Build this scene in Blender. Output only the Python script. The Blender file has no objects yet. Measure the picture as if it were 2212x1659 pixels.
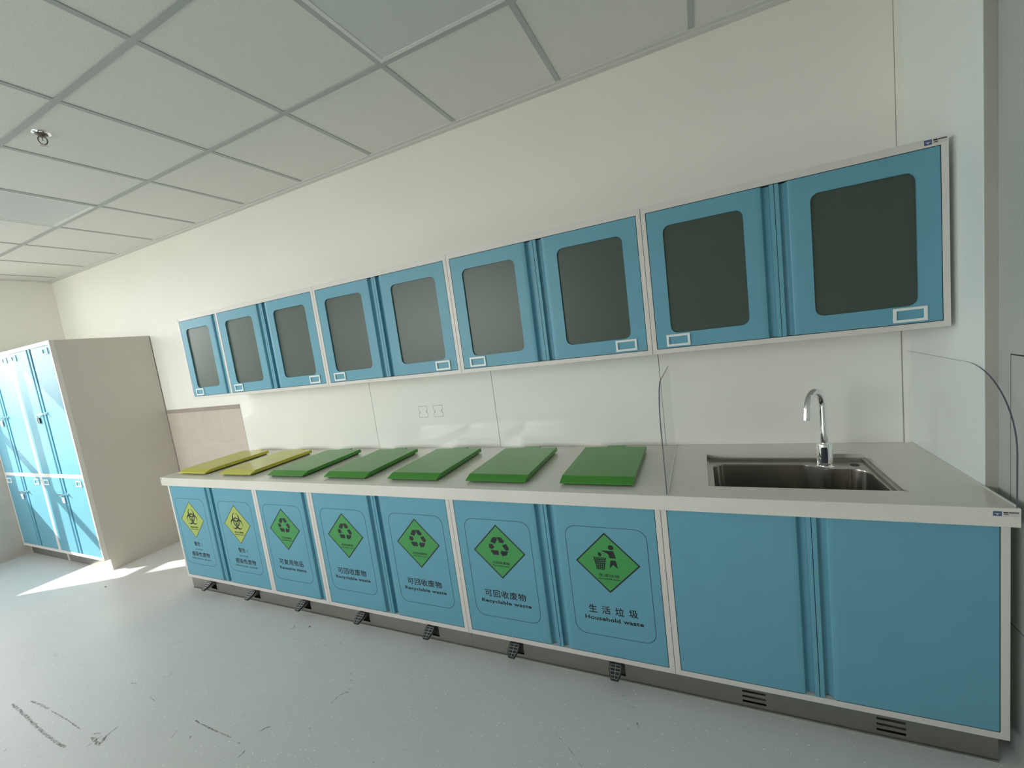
import bpy, math, random
from mathutils import Vector, Matrix
from mathutils.geometry import tessellate_polygon

scene = bpy.context.scene
COL = scene.collection
random.seed(7)

# ------------------------------------------------------------------ camera
cam_d = bpy.data.cameras.new('camera')
cam = bpy.data.objects.new('camera', cam_d)
COL.objects.link(cam)
cam_d.sensor_width = 36.0
cam_d.sensor_fit = 'HORIZONTAL'
cam_d.lens = 903.9457 / 2212 * 36.0
cam_d.clip_start = 0.02
cam_d.clip_end = 200
RIGHT = Vector((0.907001, 0.400498, -0.130192))
UP = Vector((0.072830, 0.155319, 0.985176))
FWD = Vector((-0.414782, 0.903038, -0.111706))
cam.matrix_world = Matrix(((RIGHT.x, UP.x, -FWD.x, -0.77371),
                           (RIGHT.y, UP.y, -FWD.y, -2.21684),
                           (RIGHT.z, UP.z, -FWD.z, 1.49431),
                           (0, 0, 0, 1)))
scene.camera = cam

# ------------------------------------------------------------------ light, exposure
scene.view_settings.view_transform = 'Standard'
scene.view_settings.look = 'None'
scene.view_settings.gamma = 1
scene.view_settings.use_curve_mapping = False
scene.view_settings.exposure = 0.55
scene.cycles.max_bounces = 14
scene.cycles.diffuse_bounces = 8
scene.cycles.glossy_bounces = 6
scene.cycles.transmission_bounces = 8
scene.cycles.transparent_max_bounces = 12
scene.cycles.sample_clamp_indirect = 8
scene.cycles.caustics_reflective = False
scene.cycles.caustics_refractive = False

world = bpy.data.worlds.new('daylight')
scene.world = world
world.use_nodes = True
wn = world.node_tree
for n in list(wn.nodes):
    wn.nodes.remove(n)
w_out = wn.nodes.new('ShaderNodeOutputWorld')
w_bg = wn.nodes.new('ShaderNodeBackground')
w_bg.inputs['Strength'].default_value = 9.5
w_tc = wn.nodes.new('ShaderNodeTexCoord')
w_sep = wn.nodes.new('ShaderNodeSeparateXYZ')
w_ramp = wn.nodes.new('ShaderNodeValToRGB')
w_map = wn.nodes.new('ShaderNodeMapRange')
w_map.inputs['From Min'].default_value = -1.0
wn.links.new(w_tc.outputs['Generated'], w_sep.inputs[0])
wn.links.new(w_sep.outputs['Z'], w_map.inputs['Value'])
wn.links.new(w_map.outputs[0], w_ramp.inputs['Fac'])
els = w_ramp.color_ramp.elements
els.new(0.49)
els.new(0.52)
els.new(0.57)
els.new(0.65)
for e_, (p_, c_) in zip(els, ((0.0, (0.24, 0.225, 0.20)), (0.49, (0.34, 0.33, 0.31)), (0.515, (0.97, 0.955, 0.96)), (0.57, (0.97, 0.955, 0.96)), (0.65, (0.38, 0.375, 0.39)), (0.85, (0.36, 0.355, 0.37)))):
    e_.position = p_
    e_.color = (*c_, 1)
wn.links.new(w_ramp.outputs[0], w_bg.inputs['Color'])
wn.links.new(w_bg.outputs[0], w_out.inputs[0])

sun_d = bpy.data.lights.new('sun', 'SUN')
sun_d.energy = 7.8
sun_d.angle = math.radians(0.7)
sun_d.color = (1.0, 0.955, 0.86)
sun = bpy.data.objects.new('sun', sun_d)
COL.objects.link(sun)
sun.location = (-12, -6, 6)
sun.rotation_euler = Vector((1.0, 0.60, -0.70)).to_track_quat('-Z', 'Y').to_euler()


def portal(name, loc, direction, sx, sy):
    d = bpy.data.lights.new(name, 'AREA')
    d.shape = 'RECTANGLE'
    d.size = sx
    d.size_y = sy
    d.cycles.is_portal = True
    o = bpy.data.objects.new(name, d)
    COL.objects.link(o)
    o.location = loc
    o.rotation_euler = Vector(direction).to_track_quat('-Z', 'Y').to_euler()
    return o


# ------------------------------------------------------------------ measured layout (metres)
XL = -6.959            # left wall face
HC = 2.6953            # underside of the ceiling grid
YU = -0.362            # face of wall cabinets
YL = -0.64             # face of base cabinets
YC = -0.661            # front edge of worktop
YT = -0.624            # face of plinth
ZC = 0.8414            # worktop top
ZCB = 0.7854           # worktop apron bottom
U = [-4.2371, -2.8421, -1.8994, -0.9572, -0.0179]
L = [-4.2484, -3.3184, -2.841, -1.9028, -0.9563, -0.0106]
ZUT, ZUB = 1.9413, 1.3407
ZLB = 0.0933
KX, KY, KZ, KZB = -5.3737, -0.6686, 1.9367, 0.1004
GX0, GY0 = -3.7108, -0.6315      # ceiling grid anchors

# window in the left wall
WY0, WY1, WZ0, WZ1 = -1.90, -0.78, 0.83, 2.64
# window in the wall behind the camera
FX0, FX1 = -6.7, -3.2
portal('daylight_portal_front', ((FX0 + FX1) / 2, -5.2, (WZ0 + WZ1) / 2), (0, 1, 0), FX1 - FX0, WZ1 - WZ0)
portal('daylight_portal', (XL - 0.10, (WY0 + WY1) / 2, (WZ0 + WZ1) / 2), (1, 0, 0), 1.81, 1.18)


# ------------------------------------------------------------------ materials
def new_mat(name):
    m = bpy.data.materials.new(name)
    m.use_nodes = True
    nt = m.node_tree
    b = nt.nodes.get('Principled BSDF')
    return m, nt, b


def setp(b, **kw):
    names = dict(color='Base Color', rough='Roughness', metal='Metallic', ior='IOR', trans='Transmission Weight',
                 coat='Coat Weight', coatr='Coat Roughness', spec='Specular IOR Level', alpha='Alpha', aniso='Anisotropic')
    for k, v in kw.items():
        i = b.inputs[names[k]]
        if k == 'color':
            i.default_value = (v[0], v[1], v[2], 1)
        else:
            i.default_value = v


def coords(nt, scale=(1, 1, 1), kind='Object'):
    tc = nt.nodes.new('ShaderNodeTexCoord')
    mp = nt.nodes.new('ShaderNodeMapping')
    mp.inputs['Scale'].default_value = scale
    nt.links.new(tc.outputs[kind], mp.inputs['Vector'])
    return mp


def world_pos(nt, scale=(1, 1, 1)):
    g = nt.nodes.new('ShaderNodeNewGeometry')
    mp = nt.nodes.new('ShaderNodeMapping')
    mp.inputs['Scale'].default_value = scale
    nt.links.new(g.outputs['Position'], mp.inputs['Vector'])
    return mp


def noise(nt, vec, scale, detail=3, rough=0.5):
    n = nt.nodes.new('ShaderNodeTexNoise')
    n.inputs['Scale'].default_value = scale
    n.inputs['Detail'].default_value = detail
    n.inputs['Roughness'].default_value = rough
    nt.links.new(vec.outputs[0], n.inputs['Vector'])
    return n


def ramp(nt, src, stops, out='Color'):
    r = nt.nodes.new('ShaderNodeValToRGB')
    els = r.color_ramp.elements
    while len(els) < len(stops):
        els.new(0.5)
    for e, (p, c) in zip(els, stops):
        e.position = p
        e.color = (c[0], c[1], c[2], 1)
    nt.links.new(src, r.inputs['Fac'])
    return r


def bump(nt, b, h, strength, dist=0.002):
    bp = nt.nodes.new('ShaderNodeBump')
    bp.inputs['Strength'].default_value = strength
    bp.inputs['Distance'].default_value = dist
    nt.links.new(h, bp.inputs['Height'])
    nt.links.new(bp.outputs[0], b.inputs['Normal'])


def mix(nt, a, b_, fac, mode='MIX'):
    m = nt.nodes.new('ShaderNodeMix')
    m.data_type = 'RGBA'
    m.blend_type = mode
    for sock, v in ((m.inputs[6], a), (m.inputs[7], b_), (m.inputs[0], fac)):
        if hasattr(v, 'links') or hasattr(v, 'is_linked'):
            nt.links.new(v, sock)
        elif isinstance(v, (int, float)):
            sock.default_value = v
        else:
            sock.default_value = (v[0], v[1], v[2], 1)
    return m.outputs[2]


def plain(name, color, rough=0.5, var=0.03, scale=6.0, bumpv=0.0, bscale=300, **kw):
    """slightly mottled painted / plastic / metal surface"""
    m, nt, b = new_mat(name)
    setp(b, color=color, rough=rough, **kw)
    mp = world_pos(nt)
    n = noise(nt, mp, scale, 4)
    lo = [c * (1 - var) for c in color]
    hi = [min(1, c * (1 + var)) for c in color]
    r = ramp(nt, n.outputs['Fac'], [(0.3, lo), (0.7, hi)])
    nt.links.new(r.outputs['Color'], b.inputs['Base Color'])
    if bumpv:
        n2 = noise(nt, mp, bscale, 2)
        bump(nt, b, n2.outputs['Fac'], bumpv, 0.001)
    return m


M = {}
M['blue'] = plain('blue_powder_coat', (0.132, 0.350, 0.460), 0.42, 0.02, 8, 0.05, 500, spec=0.32)
M['frame'] = plain('warm_white_powder_coat', (0.66, 0.64, 0.61), 0.42, 0.015, 8, 0.05, 500)
M['inner'] = plain('shaded_back', (0.10, 0.13, 0.115), 0.6, 0.02, 5)  # cabinet back coloured dark to carry the interior shade
M['locker_side'] = plain('locker_grey_powder_coat', (0.55, 0.52, 0.47), 0.38, 0.015, 5)
M['wall'] = plain('painted_wall', (0.85, 0.84, 0.79), 0.75, 0.012, 1.5, 0.06, 160)
M['wall_side'] = plain('skylit_side_wall', (0.82, 0.88, 0.87), 0.6, 0.012, 1.5, 0.06, 160)  # pier colour brightened and blued to carry the sky light on it
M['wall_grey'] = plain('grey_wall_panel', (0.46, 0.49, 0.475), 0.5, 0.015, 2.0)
M['panel'] = plain('white_compact_panel', (0.83, 0.83, 0.80), 0.05, 0.012, 4)
M['dark_gap'] = plain('dark_gap', (0.02, 0.022, 0.022), 0.8, 0.0)
M['tee'] = plain('grid_tee_enamel', (0.43, 0.455, 0.455), 0.5, 0.02, 4)
M['angle'] = plain('wall_angle_enamel', (0.66, 0.66, 0.64), 0.5, 0.02, 4)
M['light_panel'] = plain('light_panel_diffuser', (0.60, 0.64, 0.65), 0.35, 0.008, 2)
M['light_frame'] = plain('light_panel_frame', (0.74, 0.75, 0.74), 0.4, 0.01, 4)
M['green'] = plain('green_plastic', (0.060, 0.275, 0.035), 0.30, 0.04, 10)
M['yellow'] = plain('yellow_plastic', (0.52, 0.50, 0.06), 0.28, 0.03, 10)
M['lid_rim'] = plain('lid_underside', (0.03, 0.05, 0.03), 0.6, 0.02)
M['chrome'] = plain('chrome', (0.86, 0.87, 0.88), 0.05, 0.0, metal=1.0)
M['rubber'] = plain('black_rubber', (0.022, 0.022, 0.024), 0.55, 0.1, 40)
M['grey_metal'] = plain('zinc_plate', (0.42, 0.42, 0.43), 0.42, 0.05, 20, metal=0.85)
M['brass'] = plain('dull_brass', (0.20, 0.17, 0.14), 0.4, 0.05, 30, metal=0.8)
M['black'] = plain('black_ink', (0.010, 0.012, 0.016), 0.5, 0.0)
M['line'] = plain('dark_blue_line', (0.02, 0.06, 0.10), 0.5, 0.0)
M['sign_green'] = plain('sign_green', (0.055, 0.30, 0.085), 0.42, 0.01)
M['sign_yellow'] = plain('sign_yellow', (0.37, 0.47, 0.105), 0.42, 0.01)
M['holder'] = plain('label_holder_plastic', (0.74, 0.80, 0.80), 0.35, 0.0)
M['sticker_blue'] = plain('sticker_blue', (0.06, 0.10, 0.22), 0.4, 0.03, 90)
M['sticker_grey'] = plain('sticker_grey', (0.38, 0.39, 0.40), 0.35, 0.05, 60)
M['sticker_pale'] = plain('sticker_pale', (0.55, 0.52, 0.51), 0.4, 0.03, 60)
M['tag_black'] = plain('tag_black', (0.03, 0.035, 0.045), 0.4, 0.02)
M['tag_white'] = plain('tag_white', (0.75, 0.78, 0.80), 0.4, 0.02)
M['bead'] = plain('silicone_bead', (0.72, 0.73, 0.71), 0.35, 0.0)
M['tile_band'] = plain('brown_tile_band', (0.36, 0.31, 0.28), 0.45, 0.05, 12)
M['window_frame'] = plain('window_frame_enamel', (0.62, 0.63, 0.63), 0.4, 0.01)
M['flake'] = plain('plaster_flake', (0.72, 0.72, 0.70), 0.8, 0.1, 60)
M['flake_dark'] = plain('grey_flake', (0.16, 0.15, 0.14), 0.8, 0.1, 60)


def counter_mat():
    m, nt, b = new_mat('quartz_worktop')
    setp(b, rough=0.20, spec=0.85)
    mp = world_pos(nt)
    n1 = noise(nt, mp, 2.2, 4)
    n2 = noise(nt, mp, 260, 2)
    r1 = ramp(nt, n1.outputs['Fac'], [(0.3, (0.71, 0.685, 0.63)), (0.7, (0.76, 0.735, 0.68))])
    r2 = ramp(nt, n2.outputs['Fac'], [(0.35, (0.88, 0.88, 0.88)), (0.65, (1, 1, 1))])
    c = mix(nt, r1.outputs['Color'], r2.outputs['Color'], 0.55, 'MULTIPLY')
    nt.links.new(c, b.inputs['Base Color'])
    return m


M['counter'] = counter_mat()


def steel_mat(name, col, rough, stretch):
    m, nt, b = new_mat(name)
    setp(b, color=col, rough=rough, metal=1.0)
    mp = world_pos(nt, stretch)
    n = noise(nt, mp, 60, 4, 0.6)
    r = ramp(nt, n.outputs['Fac'], [(0.3, [c * 0.96 for c in col]), (0.7, [min(1, c * 1.03) for c in col])])
    nt.links.new(r.outputs['Color'], b.inputs['Base Color'])
    rr = nt.nodes.new('ShaderNodeMapRange')
    rr.inputs['To Min'].default_value = rough * 0.92
    rr.inputs['To Max'].default_value = rough * 1.1
    nt.links.new(n.outputs['Fac'], rr.inputs['Value'])
    nt.links.new(rr.outputs[0], b.inputs['Roughness'])
    return m


M['steel'] = steel_mat('brushed_steel_sink', (0.40, 0.385, 0.36), 0.20, (0.6, 0.6, 3))
M['plinth'] = steel_mat('brushed_steel_plinth', (0.36, 0.345, 0.31), 0.34, (0.3, 8, 8))


def floor_mat():
    m, nt, b = new_mat('speckled_vinyl_floor')
    mp = world_pos(nt)
    big = noise(nt, mp, 1.3, 5, 0.6)
    fine = noise(nt, mp, 420, 2)
    base = ramp(nt, big.outputs['Fac'], [(0.25, (0.655, 0.655, 0.66)), (0.75, (0.725, 0.725, 0.725))])
    f2 = ramp(nt, fine.outputs['Fac'], [(0.3, (0.72, 0.72, 0.72)), (0.7, (1.22, 1.22, 1.22))])
    c = mix(nt, base.outputs['Color'], f2.outputs['Color'], 0.7, 'MULTIPLY')
    # pale chips
    v = nt.nodes.new('ShaderNodeTexVoronoi')
    v.inputs['Scale'].default_value = 52
    nt.links.new(mp.outputs[0], v.inputs['Vector'])
    rv = ramp(nt, v.outputs['Distance'], [(0.09, (1, 1, 1)), (0.15, (0, 0, 0))])
    sel = nt.nodes.new('ShaderNodeSeparateColor')
    nt.links.new(v.outputs['Color'], sel.inputs[0])
    gt = nt.nodes.new('ShaderNodeMath')
    gt.operation = 'GREATER_THAN'
    gt.inputs[1].default_value = 0.45
    nt.links.new(sel.outputs[0], gt.inputs[0])
    mul = nt.nodes.new('ShaderNodeMath')
    mul.operation = 'MULTIPLY'
    nt.links.new(rv.outputs['Color'], mul.inputs[0])
    nt.links.new(gt.outputs[0], mul.inputs[1])
    c = mix(nt, c, (0.95, 0.96, 0.95), mul.outputs[0])
    # dust and scuffs: streaky smears
    mp2 = world_pos(nt, (1.0, 3.2, 1.0))
    mp2.inputs['Rotation'].default_value = (0, 0, 0.6)
    sm = noise(nt, mp2, 5.5, 6, 0.7)
    rs = ramp(nt, sm.outputs['Fac'], [(0.60, (0, 0, 0)), (0.72, (1, 1, 1))])
    pat = noise(nt, mp, 0.9, 2)
    rp = ramp(nt, pat.outputs['Fac'], [(0.48, (0, 0, 0)), (0.62, (1, 1, 1))])
    mm = nt.nodes.new('ShaderNodeMath')
    mm.operation = 'MULTIPLY'
    nt.links.new(rs.outputs['Color'], mm.inputs[0])
    nt.links.new(rp.outputs['Color'], mm.inputs[1])
    m3 = nt.nodes.new('ShaderNodeMath')
    m3.operation = 'MULTIPLY'
    m3.inputs[1].default_value = 0.35
    nt.links.new(mm.outputs[0], m3.inputs[0])
    c = mix(nt, c, (0.34, 0.33, 0.31), m3.outputs[0])
    nt.links.new(c, b.inputs['Base Color'])
    setp(b, rough=0.42)
    bump(nt, b, fine.outputs['Fac'], 0.12, 0.0006)
    return m


M['floor'] = floor_mat()


def ceil_mat():
    m, nt, b = new_mat('mineral_ceiling_tile')
    mp = world_pos(nt)
    n = noise(nt, mp, 240, 3, 0.6)
    r = ramp(nt, n.outputs['Fac'], [(0.30, (0.60, 0.61, 0.58)), (0.44, (0.74, 0.745, 0.715)), (0.8, (0.79, 0.79, 0.76))])
    big = noise(nt, mp, 0.8, 3)
    rb = ramp(nt, big.outputs['Fac'], [(0.3, (0.97, 0.97, 0.97)), (0.7, (1, 1, 1))])
    c = mix(nt, r.outputs['Color'], rb.outputs['Color'], 1.0, 'MULTIPLY')
    nt.links.new(c, b.inputs['Base Color'])
    setp(b, rough=0.9)
    bump(nt, b, n.outputs['Fac'], 0.35, 0.0015)
    return m


M['ceiling'] = ceil_mat()


def tile_mat():
    m, nt, b = new_mat('beige_wall_tile')
    g = nt.nodes.new('ShaderNodeNewGeometry')
    sep = nt.nodes.new('ShaderNodeSeparateXYZ')
    nt.links.new(g.outputs['Position'], sep.inputs[0])
    add = nt.nodes.new('ShaderNodeMath')
    add.operation = 'ADD'
    nt.links.new(sep.outputs['X'], add.inputs[0])
    nt.links.new(sep.outputs['Y'], add.inputs[1])
    a2 = nt.nodes.new('ShaderNodeMath')
    a2.operation = 'ADD'
    a2.inputs[1].default_value = 4.5673 + 6.0
    nt.links.new(add.outputs[0], a2.inputs[0])
    comb = nt.nodes.new('ShaderNodeCombineXYZ')
    nt.links.new(a2.outputs[0], comb.inputs['X'])
    nt.links.new(sep.outputs['Z'], comb.inputs['Y'])
    br = nt.nodes.new('ShaderNodeTexBrick')
    br.offset = 0.0
    br.inputs['Scale'].default_value = 1.0
    br.inputs['Brick Width'].default_value = 0.6
    br.inputs['Row Height'].default_value = 0.3
    br.inputs['Mortar Size'].default_value = 0.0014
    br.inputs['Mortar Smooth'].default_value = 0.1
    br.inputs['Color1'].default_value = (0.55, 0.50, 0.44, 1)
    br.inputs['Color2'].default_value = (0.57, 0.52, 0.46, 1)
    br.inputs['Mortar'].default_value = (0.66, 0.61, 0.55, 1)
    nt.links.new(comb.outputs[0], br.inputs['Vector'])
    mp = world_pos(nt)
    n = noise(nt, mp, 7, 5)
    r = ramp(nt, n.outputs['Fac'], [(0.3, (0.95, 0.95, 0.95)), (0.7, (1.03, 1.03, 1.03))])
    c = mix(nt, br.outputs['Color'], r.outputs['Color'], 1.0, 'MULTIPLY')
    nt.links.new(c, b.inputs['Base Color'])
    setp(b, rough=0.38)
    return m


M['tile'] = tile_mat()


def frosted():
    m, nt, b = new_mat('frosted_grey_glass')
    setp(b, color=(0.30, 0.42, 0.36), rough=0.34, trans=0.82, ior=1.40)
    mp = world_pos(nt)
    n = noise(nt, mp, 900, 2)
    bump(nt, b, n.outputs['Fac'], 0.05, 0.0004)
    return m


M['frosted'] = frosted()


def clear_sheet(name, tint, gl_rough, f0):
    m, nt, b = new_mat(name)
    nt.nodes.remove(b)
    out = nt.nodes['Material Output']
    tr = nt.nodes.new('ShaderNodeBsdfTransparent')
    tr.inputs[0].default_value = (*tint, 1)
    gl = nt.nodes.new('ShaderNodeBsdfGlossy')
    gl.inputs['Roughness'].default_value = gl_rough
    lw = nt.nodes.new('ShaderNodeLayerWeight')
    lw.inputs['Blend'].default_value = 0.5
    pw = nt.nodes.new('ShaderNodeMath')
    pw.operation = 'POWER'
    pw.inputs[1].default_value = 5.0
    nt.links.new(lw.outputs['Facing'], pw.inputs[0])
    fr = nt.nodes.new('ShaderNodeMapRange')
    fr.inputs['To Min'].default_value = f0
    fr.inputs['To Max'].default_value = 0.30
    nt.links.new(pw.outputs[0], fr.inputs['Value'])
    mx = nt.nodes.new('ShaderNodeMixShader')
    nt.links.new(fr.outputs[0], mx.inputs[0])
    nt.links.new(tr.outputs[0], mx.inputs[1])
    nt.links.new(gl.outputs[0], mx.inputs[2])
    nt.links.new(mx.outputs[0], out.inputs[0])
    return m


M['acrylic'] = clear_sheet('clear_acrylic', (0.992, 0.994, 0.994), 0.02, 0.006)
M['acrylic_edge'] = plain('acrylic_cut_edge', (0.10, 0.10, 0.14), 0.25, 0.0)
M['glass'] = clear_sheet('window_glass', (0.96, 0.98, 0.97), 0.0, 0.03)


# ------------------------------------------------------------------ mesh building
class MB:
    def __init__(s):
        s.v, s.f, s.m = [], [], []

    def quadface(s, idx, mi=0):
        s.f.append(tuple(idx))
        s.m.append(mi)

    def box(s, x0, x1, y0, y1, z0, z1, mi=0):
        n = len(s.v)
        s.v += [(x0, y0, z0), (x1, y0, z0), (x1, y1, z0), (x0, y1, z0), (x0, y0, z1), (x1, y0, z1), (x1, y1, z1), (x0, y1, z1)]
        for q in ((0, 3, 2, 1), (4, 5, 6, 7), (0, 1, 5, 4), (1, 2, 6, 5), (2, 3, 7, 6), (3, 0, 4, 7)):
            s.quadface([n + i for i in q], mi)
        return s

    def obox(s, c, ax, ay, az, hx, hy, hz, mi=0):
        """oriented box, centre c, unit axes, half sizes"""
        n = len(s.v)
        for k in ((-1, -1, -1), (1, -1, -1), (1, 1, -1), (-1, 1, -1), (-1, -1, 1), (1, -1, 1), (1, 1, 1), (-1, 1, 1)):
            p = Vector(c) + Vector(ax) * hx * k[0] + Vector(ay) * hy * k[1] + Vector(az) * hz * k[2]
            s.v.append(tuple(p))
        for q in ((0, 3, 2, 1), (4, 5, 6, 7), (0, 1, 5, 4), (1, 2, 6, 5), (2, 3, 7, 6), (3, 0, 4, 7)):
            s.quadface([n + i for i in q], mi)
        return s

    def plate(s, outer, holes, fn, d0, d1, mi=0, side_mi=None):
        """flat outline (2D) with holes, thickness d0..d1 ; fn(a, b, d) -> 3D"""
        side_mi = mi if side_mi is None else side_mi
        loops = [list(outer)] + [list(h) for h in holes]
        tris = tessellate_polygon([[Vector((a, b, 0)) for a, b in lp] for lp in loops])
        flat = [p for lp in loops for p in lp]
        n = len(s.v)
        s.v += [tuple(fn(a, b, d0)) for a, b in flat]
        k = len(flat)
        if d1 is not None:
            s.v += [tuple(fn(a, b, d1)) for a, b in flat]
        for t in tris:
            a, b, c = t
            A, B, Cc = flat[a], flat[b], flat[c]
            if abs((B[0] - A[0]) * (Cc[1] - A[1]) - (B[1] - A[1]) * (Cc[0] - A[0])) < 1e-12:
                continue
            s.quadface((n + a, n + b, n + c), mi)
            if d1 is not None:
                s.quadface((n + k + c, n + k + b, n + k + a), mi)
        if d1 is not None:
            o = 0
            for lp in loops:
                L_ = len(lp)
                for i in range(L_):
                    j = (i + 1) % L_
                    s.quadface((n + o + i, n + o + j, n + k + o + j, n + k + o + i), side_mi)
                o += L_
        return s

    def tube(s, pts, radii, seg=12, mi=0, cap=True):
        pts = [Vector(p) for p in pts]
        if isinstance(radii, (int, float)):
            radii = [radii] * len(pts)
        n = len(s.v)
        ref = None
        for i, p in enumerate(pts):
            if i == 0:
                t = pts[1] - p
            elif i == len(pts) - 1:
                t = p - pts[i - 1]
            else:
                t = pts[i + 1] - pts[i - 1]
            t.normalize()
            if ref is None:
                ref = Vector((0, 0, 1)) if abs(t.z) < 0.9 else Vector((1, 0, 0))
                u = t.cross(ref).normalized()
            else:
                u = (u - t * u.dot(t)).normalized()
            w = t.cross(u).normalized()
            for k in range(seg):
                a = 2 * math.pi * k / seg
                s.v.append(tuple(p + (u * math.cos(a) + w * math.sin(a)) * radii[i]))
        for i in range(len(pts) - 1):
            for k in range(seg):
                k2 = (k + 1) % seg
                s.quadface((n + i * seg + k, n + i * seg + k2, n + (i + 1) * seg + k2, n + (i + 1) * seg + k), mi)
        if cap:
            s.quadface([n + k for k in range(seg)][::-1], mi)
            e = n + (len(pts) - 1) * seg
            s.quadface([e + k for k in range(seg)], mi)
        return s

    def lathe(s, cx, cy, prof, seg=32, mi=0):
        """prof: list of (r, z) ; closed with caps"""
        n = len(s.v)
        for r, z in prof:
            for k in range(seg):
                a = 2 * math.pi * k / seg
                s.v.append((cx + r * math.cos(a), cy + r * math.sin(a), z))
        for i in range(len(prof) - 1):
            for k in range(seg):
                k2 = (k + 1) % seg
                s.quadface((n + i * seg + k, n + i * seg + k2, n + (i + 1) * seg + k2, n + (i + 1) * seg + k), mi)
        s.quadface([n + k for k in range(seg)][::-1], mi)
        e = n + (len(prof) - 1) * seg
        s.quadface([e + k for k in range(seg)], mi)
        return s

    def build(s, name, mats, parent=None, origin=None, smooth=None, bevel=0.0, weld=True):
        import bmesh
        if not isinstance(mats, (list, tuple)):
            mats = [mats]
        po = Vector((0, 0, 0))
        p = parent
        while p is not None:
            po += p.location
            p = p.parent
        if origin is None:
            origin = po if parent is not None else Vector((0, 0, 0))
        origin = Vector(origin)
        me = bpy.data.meshes.new(name)
        me.from_pydata([tuple(Vector(v) - origin) for v in s.v], [], s.f)
        for mt in mats:
            me.materials.append(mt)
        for pl, mi in zip(me.polygons, s.m):
            pl.material_index = mi
        bm = bmesh.new()
        bm.from_mesh(me)
        if weld:
            bmesh.ops.remove_doubles(bm, verts=bm.verts, dist=1e-6)
        bmesh.ops.recalc_face_normals(bm, faces=bm.faces)
        bm.to_mesh(me)
        bm.free()
        if smooth is not None:
            me.polygons.foreach_set('use_smooth', [True] * len(me.polygons))
            me.set_sharp_from_angle(angle=math.radians(smooth))
        o = bpy.data.objects.new(name, me)
        COL.objects.link(o)
        if parent is not None:
            o.parent = parent
        o.location = origin - po
        if bevel:
            bv = o.modifiers.new('bevel', 'BEVEL')
            bv.width = bevel
            bv.segments = 2
            bv.limit_method = 'ANGLE'
            bv.angle_limit = math.radians(40)
            bv.harden_normals = False
        return o


def thing(name, label, cat, loc, group=None):
    o = bpy.data.objects.new(name, None)
    o.empty_display_size = 0.05
    COL.objects.link(o)
    o.location = loc
    return tag(o, label, cat, group)


def tag(o, label, cat, group=None):
    o['label'] = label
    o['category'] = cat
    if group:
        o['group'] = group
    return o


def struct(o):
    o['kind'] = 'structure'
    return o


def rrect(x0, x1, y0, y1, r, seg=6):
    pts = []
    for cx, cy, a0 in ((x1 - r, y1 - r, 0), (x0 + r, y1 - r, 90), (x0 + r, y0 + r, 180), (x1 - r, y0 + r, 270)):
        for k in range(seg + 1):
            a = math.radians(a0 + 90 * k / seg)
            pts.append((cx + r * math.cos(a), cy + r * math.sin(a)))
    return pts


def rect(x0, x1, y0, y1):
    return [(x0, y0), (x1, y0), (x1, y1), (x0, y1)]


def fillet(pts, radii, seg=8):
    """round the corners of a closed polygon"""
    out = []
    n = len(pts)
    for i in range(n):
        p = Vector((*pts[i], 0))
        a = Vector((*pts[i - 1], 0)) - p
        b = Vector((*pts[(i + 1) % n], 0)) - p
        r = radii[i]
        if r <= 0:
            out.append(pts[i])
            continue
        ang = a.angle(b)
        d = r / math.tan(ang / 2)
        A = p + a.normalized() * d
        c = p + (a.normalized() + b.normalized()).normalized() * (r / math.sin(ang / 2))
        B = p + b.normalized() * d
        a0 = math.atan2((A - c).y, (A - c).x)
        a1 = math.atan2((B - c).y, (B - c).x)
        da = (a1 - a0 + math.pi) % (2 * math.pi) - math.pi
        for k in range(seg + 1):
            t = a0 + da * k / seg
            out.append((c.x + r * math.cos(t), c.y + r * math.sin(t)))
    return out


XZ = lambda a, b, d: (a, d, b)          # plate standing in a wall plane, d = y
YZ = lambda a, b, d: (d, a, b)          # plate in a side plane, d = x
XY = lambda a, b, d: (a, b, d)          # lying plate, d = z


def grid_plate(mb, a0, a1, b0, b1, holes, fn, d0, d1, mi=0):
    """rectangular slab with rectangular holes, made of abutting cells with open inner joints"""
    As = sorted(set([a0, a1] + [h[0] for h in holes] + [h[1] for h in holes]))
    Bs = sorted(set([b0, b1] + [h[2] for h in holes] + [h[3] for h in holes]))
    solid = {}
    for i in range(len(As) - 1):
        for j in range(len(Bs) - 1):
            ca, cb = (As[i] + As[i + 1]) / 2, (Bs[j] + Bs[j + 1]) / 2
            solid[i, j] = not any(h[0] < ca < h[1] and h[2] < cb < h[3] for h in holes)
    for (i, j), on in solid.items():
        if not on:
            continue
        c = [(As[i], Bs[j]), (As[i + 1], Bs[j]), (As[i + 1], Bs[j + 1]), (As[i], Bs[j + 1])]
        n = len(mb.v)
        mb.v += [fn(a, b, d0) for a, b in c] + [fn(a, b, d1) for a, b in c]
        mb.quadface((n, n + 1, n + 2, n + 3), mi)
        mb.quadface((n + 7, n + 6, n + 5, n + 4), mi)
        for k, (di, dj) in enumerate(((0, -1), (1, 0), (0, 1), (-1, 0))):
            if not solid.get((i + di, j + dj), False):
                k2 = (k + 1) % 4
                mb.quadface((n + k, n + k2, n + 4 + k2, n + 4 + k), mi)
    return mb


_fcache = {}


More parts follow.
